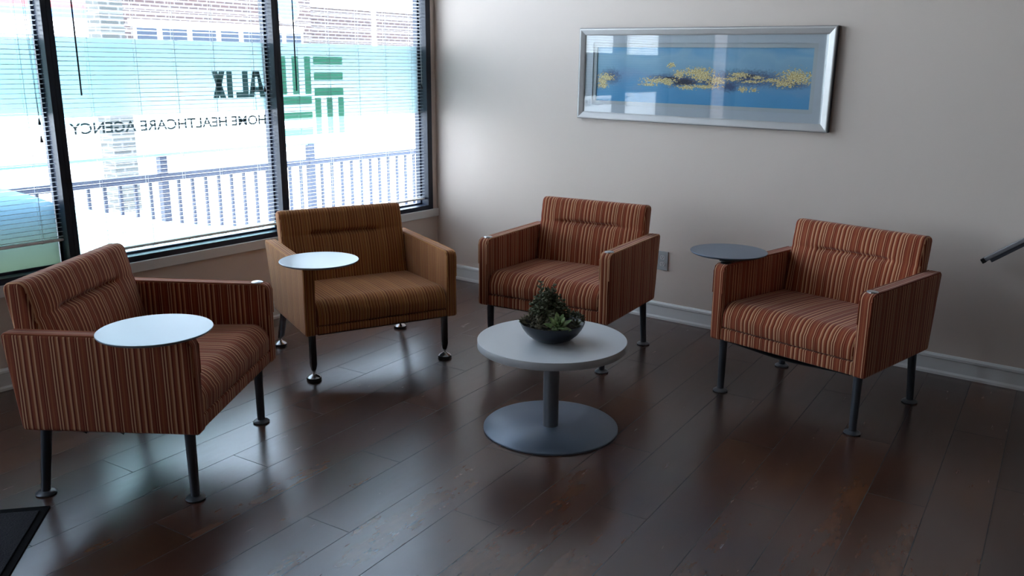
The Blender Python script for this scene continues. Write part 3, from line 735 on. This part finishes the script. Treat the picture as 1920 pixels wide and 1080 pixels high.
# ------------------------------------------------------------------ framed art
def m_art():
    m, nt, b = new_mat('blue_and_gold_abstract_print'); setc(b, (.1, .25, .4), .6)
    tc = N(nt, 'ShaderNodeTexCoord'); sep = N(nt, 'ShaderNodeSeparateXYZ'); nt.links.new(tc.outputs['UV'], sep.inputs[0])
    U, Vv = sep.outputs[0], sep.outputs[1]
    mp = N(nt, 'ShaderNodeMapping'); mp.inputs['Scale'].default_value = (4.2, 2.2, 1); nt.links.new(tc.outputs['UV'], mp.inputs[0])
    n1 = N(nt, 'ShaderNodeTexNoise'); n1.inputs['Scale'].default_value = 1.3; n1.inputs['Detail'].default_value = 5; n1.inputs['Distortion'].default_value = .6; nt.links.new(mp.outputs[0], n1.inputs[0])
    t = math_node(nt, 'ADD', Vv, math_node(nt, 'MULTIPLY_ADD', n1.outputs[0], .7, -.35))
    cr = N(nt, 'ShaderNodeValToRGB'); els = cr.color_ramp.elements
    st = [(0, srgb('#4a9acb')), (.25, srgb('#5a9fce')), (.45, srgb('#7fa3c8')), (.6, srgb('#83aecc')), (.8, srgb('#93bad2')), (1, srgb('#74abd2'))]
    for i, (p, c) in enumerate(st):
        e = els[i] if i < 2 else els.new(p); e.position = p; e.color = (*c, 1)
    nt.links.new(t, cr.inputs[0]); col = cr.outputs[0]
    wn = N(nt, 'ShaderNodeTexNoise'); wn.inputs['Scale'].default_value = 26; wn.inputs['Detail'].default_value = 6; wn.inputs['Roughness'].default_value = .7
    mp2 = N(nt, 'ShaderNodeMapping'); mp2.inputs['Scale'].default_value = (3.6, 1, 1); nt.links.new(tc.outputs['UV'], mp2.inputs[0]); nt.links.new(mp2.outputs[0], wn.inputs[0])
    def ell(list_, soft, namp=2.6):
        cur = None
        for cu, cv, ru, rv in list_:
            du = math_node(nt, 'DIVIDE', math_node(nt, 'SUBTRACT', U, cu), ru); dv = math_node(nt, 'DIVIDE', math_node(nt, 'SUBTRACT', Vv, cv), rv)
            d = math_node(nt, 'SQRT', math_node(nt, 'ADD', math_node(nt, 'MULTIPLY', du, du), math_node(nt, 'MULTIPLY', dv, dv)))
            cur = d if cur is None else math_node(nt, 'MINIMUM', cur, d)
        d = math_node(nt, 'ADD', cur, math_node(nt, 'MULTIPLY_ADD', wn.outputs[0], namp, -.5*namp))
        mr = N(nt, 'ShaderNodeMapRange'); mr.inputs[1].default_value = 1+soft; mr.inputs[2].default_value = 1-soft; nt.links.new(d, mr.inputs[0]); return mr.outputs[0]
    def cv(x, y, rx, ry):
        u = (x-224)/1395; top = 192+u*18; h = 350+u*40
        return (u, 1-(y-top)/h, rx/1395, ry/h)
    navy = [cv(850, 412, 150, 40), cv(1250, 400, 190, 42), cv(330, 385, 60, 40), cv(700, 400, 80, 22), cv(1010, 420, 90, 35), cv(1480, 430, 110, 30), cv(1140, 450, 50, 30)]
    mx = N(nt, 'ShaderNodeMix', data_type='RGBA'); mx.inputs[7].default_value = (*srgb('#2a3563'), 1)
    nt.links.new(math_node(nt, 'MULTIPLY', ell(navy, .5), .85), mx.inputs[0]); nt.links.new(col, mx.inputs[6])
    core = [cv(840, 425, 75, 22), cv(1240, 385, 50, 12), cv(760, 400, 50, 12)]
    mxb = N(nt, 'ShaderNodeMix', data_type='RGBA'); mxb.inputs[7].default_value = (*srgb('#14183a'), 1)
    nt.links.new(ell(core, .3), mxb.inputs[0]); nt.links.new(mx.outputs[2], mxb.inputs[6])
    gold = [cv(298, 388, 42, 16), cv(272, 415, 28, 18), cv(275, 442, 28, 12), cv(755, 316, 22, 9), cv(680, 412, 80, 12), cv(740, 425, 25, 14), cv(605, 438, 42, 6), cv(812, 372, 26, 17), cv(930, 362, 72, 20), cv(960, 385, 55, 22), cv(865, 455, 48, 10),
            cv(985, 452, 60, 9), cv(1150, 405, 42, 8), cv(1195, 380, 42, 11), cv(1050, 415, 40, 18), cv(1265, 421, 55, 5), cv(1300, 395, 30, 8), cv(1395, 412, 55, 8), cv(1525, 395, 66, 30), cv(1460, 435, 42, 15), cv(1220, 468, 18, 12), cv(1285, 474, 18, 9)]
    g = ell([(a, b_, c*1.25, d*1.35) for a, b_, c, d in gold], .08, 6)
    vo = N(nt, 'ShaderNodeTexNoise'); vo.inputs['Scale'].default_value = 60; vo.inputs['Detail'].default_value = 4; nt.links.new(mp2.outputs[0], vo.inputs[0])
    gc = N(nt, 'ShaderNodeValToRGB'); gc.color_ramp.elements[0].position = .4; gc.color_ramp.elements[0].color = (*srgb('#b8934a'), 1); gc.color_ramp.elements[1].position = .6; gc.color_ramp.elements[1].color = (*srgb('#fff0b8'), 1)
    nt.links.new(vo.outputs[0], gc.inputs[0])
    mx2 = N(nt, 'ShaderNodeMix', data_type='RGBA'); nt.links.new(g, mx2.inputs[0]); nt.links.new(mxb.outputs[2], mx2.inputs[6]); nt.links.new(gc.outputs[0], mx2.inputs[7])
    nt.links.new(mx2.outputs[2], b.inputs['Base Color'])
    return m
def art():
    W, Hh = 1.512, .520
    e = empty('framed_art', 'long blue and gold abstract print in a silver frame on the right wall', 'picture', (1.951, -.001, 1.4185))
    e.rotation_euler = (0, math.radians(.62), 0)
    w, h = W/2, Hh/2
    # frame profile: (inset, depth) mitred ring
    prof = [(0, 0), (0, .030), (.004, .034), (.010, .034), (.034, .026), (.040, .022), (.040, .012), (.040, 0)]
    V = []; n = len(prof)
    for sx, sz in ((-1, -1), (1, -1), (1, 1), (-1, 1)):
        for i, d in prof: V.append((sx*(w-i), -d, sz*(h-i)))
    F = []
    for c in range(4):
        c2 = (c+1) % 4
        for i in range(n-1): F.append((c*n+i, c*n+i+1, c2*n+i+1, c2*n+i))
    me = mesh('frame', V, F); link('frame', me, M['silverframe'], e)
    # black edge strip on the outer side
    b = MB()
    for sx in (-1, 1): b.box(sx*w-.0012, sx*w+.0012, -.030, 0, -h, h)
    for sz in (-1, 1): b.box(-w, w, -.030, 0, sz*h-.0012, sz*h+.0012)
    b.build('frame_side', M['legdark'], e)
    def ring(x0, x1, z0, z1, ix0, ix1, iz0, iz1, y0, y1, name, mat):
        b = MB(); b.box(x0, ix0, y0, y1, z0, z1); b.box(ix1, x1, y0, y1, z0, z1); b.box(ix0, ix1, y0, y1, z0, iz0); b.box(ix0, ix1, y0, y1, iz1, z1); return b.build(name, mat, e)
    ring(-w+.039, w-.039, -h+.039, h-.039, -w+.090, w-.090, -h+.088, h-.082, -.016, -.006, 'outer_mat', M['mat'])
    ring(-w+.085, w-.085, -h+.083, h-.077, -w+.112, w-.112, -h+.108, h-.106, -.010, -.004, 'inner_mat', M['matin'])
    x0, x1, z0, z1 = -w+.108, w-.108, -h+.104, h-.102
    me = mesh('art_print', [(x0, -.003, z0), (x1, -.003, z0), (x1, -.003, z1), (x0, -.003, z1), (x0, -.001, z0), (x1, -.001, z0), (x1, -.001, z1), (x0, -.001, z1)],
              [(0, 1, 2, 3), (7, 6, 5, 4), (0, 4, 5, 1), (2, 6, 7, 3), (1, 5, 6, 2), (0, 3, 7, 4)])
    uv = me.uv_layers.new(name='UVMap').data
    for p in me.polygons:
        for li in p.loop_indices:
            co = me.vertices[me.loops[li].vertex_index].co; uv[li].uv = ((co.x-x0)/(x1-x0), (co.z-z0)/(z1-z0))
    link('art_print', me, m_art(), e)
    b = MB(); b.box(-w+.040, w-.040, -.0215, -.0195, -h+.040, h-.040); b.build('picture_glass', M['glass'], e)
art()

# ------------------------------------------------------------------ outlet
def outlet():
    e = empty('wall_outlet', 'double power socket plate low on the wall beside the middle striped chair', 'outlet', (1.803, 0, .357))
    b = MB(); b.box(-.035, .035, -.006, 0, -.057, .057); b.build('cover_plate', M['plate'], e, bevel=.002)
    for dz in (-.02, .02):
        b = MB(); pts = []
        n = 24
        for k in range(n):
            a = 2*PI*k/n; pts.append((.0165*math.cos(a), max(-.0125, min(.0125, .0165*math.sin(a)))))
        V = [(x, -.0058, z+dz) for x, z in pts]+[(x, -.0078, z+dz) for x, z in pts]
        b.add(V, [tuple(reversed(range(n, 2*n)))]+[(i, (i+1) % n, n+(i+1) % n, n+i) for i in range(n)]); s = b.build('socket', M['socket'], e)
        b = MB(); b.box(-.0075, -.0052, -.0082, -.0070, dz-.002, dz+.007); b.box(.0052, .0075, -.0082, -.0070, dz-.002, dz+.006); b.box(-.0022, .0022, -.0082, -.0070, dz-.0085, dz-.0045)
        b.build('socket_slots', M['black'], s)
outlet()

# ------------------------------------------------------------------ handrail and mat
def handrail():
    e = empty('handrail', 'dark metal handrail end rising along the wall at the right edge', 'handrail', (3.49, -.06, .600))
    dx, dz = .145, .110; L = math.hypot(dx, dz); d = Vector((dx/L, 0, dz/L)); n = Vector((-d.z, 0, d.x)); y = Vector((0, 1, 0))
    def bar(b, t0, t1, hw, hh, off=0):
        V = []
        for t in (t0, t1):
            for a, c in ((-hw, -hh), (hw, -hh), (hw, hh), (-hw, hh)): V.append(d*t+y*a+n*(c+off))
        b.add(V, [(0, 1, 2, 3), (7, 6, 5, 4), (0, 4, 5, 1), (1, 5, 6, 2), (2, 6, 7, 3), (3, 7, 4, 0)])
    b = MB(); bar(b, .012, 1.3, .018, .010, .004); b.build('grip', M['railmetal'], e, bevel=.003)
    b = MB(); bar(b, .03, 1.3, .012, .008, -.013); b.build('lower_channel', M['legdark'], e, bevel=.002)
    b = MB(); bar(b, -.004, .014, .0185, .0115, .003); b.build('end_cap', M['black'], e, bevel=.002)
    for t in (.45, 1.15):
        b = MB(); p = d*t; b.tube([p+n*-.015, p+Vector((0, .03, -.05)), p+Vector((0, .058, -.05))], .006, 8); b.build('bracket', M['legmetal'], e)
handrail()
def doormat():
    m = plain('black_ribbed_carpet', (.008, .007, .012), .95, bump=1.0, bscale=160)
    # corner (1.283,-3.361), edges toward (1.171,-3.478) and (1.610,-3.634)
    c = Vector((1.283, -3.361)); a = Vector((-.112, -.117)).normalized(); b_ = Vector((.327, -.273)).normalized()
    b_ = (Vector((.77, -.64))).normalized(); a = Vector((-.66, -.75)).normalized()
    P = [c, c+a*.95, c+a*.95+b_*1.5, c+b_*1.5]; cen = sum(P, Vector((0, 0)))/4
    e = empty('door_mat', 'black entrance mat whose corner enters at the lower left', 'mat', (cen.x, cen.y, 0))
    def slab(k, z0, z1, nm, mt):
        Q = [(p-cen)*k for p in P]; V = [(q.x, q.y, z0) for q in Q]+[(q.x*(1 if k == 1 else 1), q.y, z1) for q in Q]
        bb = MB(); bb.add(V, [(3, 2, 1, 0), (4, 5, 6, 7), (0, 1, 5, 4), (1, 2, 6, 5), (2, 3, 7, 6), (3, 0, 4, 7)]); bb.build(nm, mt, e, bevel=.002)
    slab(1, 0, .005, 'rubber_border', plain('matt_black_rubber', (.006, .006, .007), .95, spec=.1)); slab(.95, .005, .010, 'carpet_pile', m)
doormat()

# ------------------------------------------------------------------ outside
def outside():
    b = MB(); b.box(-2.0, -.12, -11, 6, -.35, -.12); struct(b.build('walkway', M['deck']))
    b = MB(); b.box(-60, -2.0, -60, 60, -.6, -.36); b.box(-2.0, 60, -60, -10.2, -.6, -.36); o = struct(b.build('ground', M['concrete']))
    # guard rail along the deck
    e = empty('guard_railing', 'slate blue steel railing with upright bars outside the windows', 'railing', (-1.6, 0, -.12))
    oz = -.12
    b = MB(); b.box(-.022, .022, -4.2, 3.2, .660-oz, .710-oz); b.build('top_rail', M['rail'], e)
    b = MB(); b.box(-.018, .018, -4.2, 3.2, .10, .13); b.build('bottom_rail', M['rail'], e)
    b = MB(); b.box(-.012, .012, -4.2, 3.2, .828-oz, .852-oz); b.build('upper_rail', plain('teal_painted_rail', (.10, .20, .20), .5), e)
    posts = [-1.135+1.335*k for k in range(-2, 4)]
    for y in posts:
        b = MB(); b.box(-.027, .027, y-.027, y+.027, 0, .835-oz); b.build('post', M['rail'], e)
    y = -4.1; k = 0
    y = -1.017-.111*28
    while y < 3.1:
        if all(abs(y-p) > .035 for p in posts):
            b = MB(); b.box(-.010, .010, y-.010, y+.010, .13, .665-oz); b.build('baluster', M['rail'], e)
        y += .111
    # canopy column
    e = bpy.data.objects.new('brick_column', None); C.objects.link(e); e.location = (-5.1, .44, -.36); tag(e, 'pale grey brick column standing beyond the railing', 'column')
    b = MB(); b.box(-.13, .13, -.13, .13, 0, 5); b.build('shaft', M['brickgrey'], e)
    b = MB(); b.box(-.17, .17, -.17, .17, 0, .25); b.build('plinth', M['concrete'], e)
    # brick pier past the side light
    e = bpy.data.objects.new('brick_pier', None); C.objects.link(e); e.location = (-1.85, -8.25, -.36); tag(e, 'mauve brick pier outside that shows mirrored in the picture glass', 'pier')
    b = MB(); b.box(-.2, .2, -.6, .45, 0, 4.2); b.build('shaft', M['brickpier'], e)
    # building across the street
    X = -22.0
    e = bpy.data.objects.new('brick_shop', None); C.objects.link(e); e.location = (X, 12, -.36); tag(e, 'pale brick building across the street with a white framed window band', 'building')
    oy, oz = 12, -.36
    b = MB()
    b.box(-8, 0, 10.0-oy, 17.3-oy, 0, 6.5); b.build('tall_wing', M['brick'], e)
    b = MB(); b.box(-9, -.5, 17.3-oy, 60-oy, 0, 3.56-oz); b.build('low_wing', M['brick'], e)
    b = MB(); b.box(-9, -.4, 17.3-oy, 60-oy, 3.56-oz, 3.62-oz); b.build('coping', M['whitepaint'], e)
    ys = [10.35, 11.2, 12.25, 13.32, 14.2, 15.1, 16.0]
    b = MB(); b.box(0, .3, 9.9-oy, 40-oy, 0, 1.1-oz); b.build('glare_panel', M['whitepaint'], e)  # added white panel, paints in the blown-out brightness of the ground
    fr = MB(); fr.box(0, .08, 10.2-oy, 16.9-oy, 2.62-oz, 2.80-oz); fr.box(0, .08, 10.2-oy, 16.9-oy, .4, .9)
    fr.build('window_surround', M['whitepaint'], e)
    for i in range(len(ys)):
        y0 = ys[i]; y1 = ys[i+1] if i+1 < len(ys) else 16.85
        wb = MB(); wb.box(0, .06, y0-oy, y1-oy, .9, 2.62-oz); wf = wb.build('window_frame', M['whitepaint'], e)
        p = MB(); p.box(.06, .07, y0+.09-oy, y1-.09-oy, 1.0, 2.55-oz); p.build('pane', M['winglass'], wf)
    # round sign
    e = bpy.data.objects.new('round_sign', None); C.objects.link(e); e.location = (X+.35, 15.95, 3.4); tag(e, 'round blue sign on the brick building', 'sign')
    b = MB(); n = 32
    def disc(b, r, x0, x1):
        V = [(x, r*math.cos(2*PI*k/n), r*math.sin(2*PI*k/n)) for x in (x0, x1) for k in range(n)]
        b.add(V, [tuple(range(n)), tuple(reversed(range(n, 2*n)))]+[(k, n+k, n+(k+1) % n, (k+1) % n) for k in range(n)])
    disc(b, .52, -.1, .05); b.build('rim', M['whitepaint'], e); b = MB(); disc(b, .44, .05, .07); b.build('face', plain('signal_blue', (.05, .2, .45), .4), e)
    # storefront to the left with blue and teal bands
    e = bpy.data.objects.new('striped_storefront', None); C.objects.link(e); e.location = (X, 5, -.36); tag(e, 'storefront across the street with blue red and teal fascia bands', 'building')
    b = MB(); b.box(-8, 0, -1.5, 4.9, 0, 2.6); b.build('lower_wall', plain('pale_teal_panel', (.25, .5, .55), .6), e)
    b = MB(); b.box(-8, .1, -1.5, 4.9, 3.10, 3.35); b.build('blue_band', plain('cobalt_fascia', (.06, .16, .5), .5), e)
    b = MB(); b.box(-8, .1, -1.5, 4.9, 3.35, 3.55); b.build('red_band', plain('red_fascia', (.5, .05, .06), .5), e)
    b = MB(); b.box(-8, .08, -1.5, 4.9, 2.6, 3.10); b.build('white_band', M['whitepaint'], e)
    b = MB(); b.box(-8, .05, -1.5, 4.9, 3.55, 6); b.build('upper_wall', plain('aqua_panel', (.35, .7, .7), .6), e)
    # lamp pole
    e = bpy.data.objects.new('street_pole', None); C.objects.link(e); e.location = (X+1.5, 19.0, -.36); tag(e, 'tall white pole standing before the low brick wall', 'pole')
    b = MB(); b.lathe([(.09, 0), (.07, 7)], 0, 0, 16); b.build('shaft', M['whitepaint'], e); b = MB(); b.lathe([(.22, 0), (.2, .3)], 0, 0, 16); b.build('footing', M['concrete'], e)
outside()
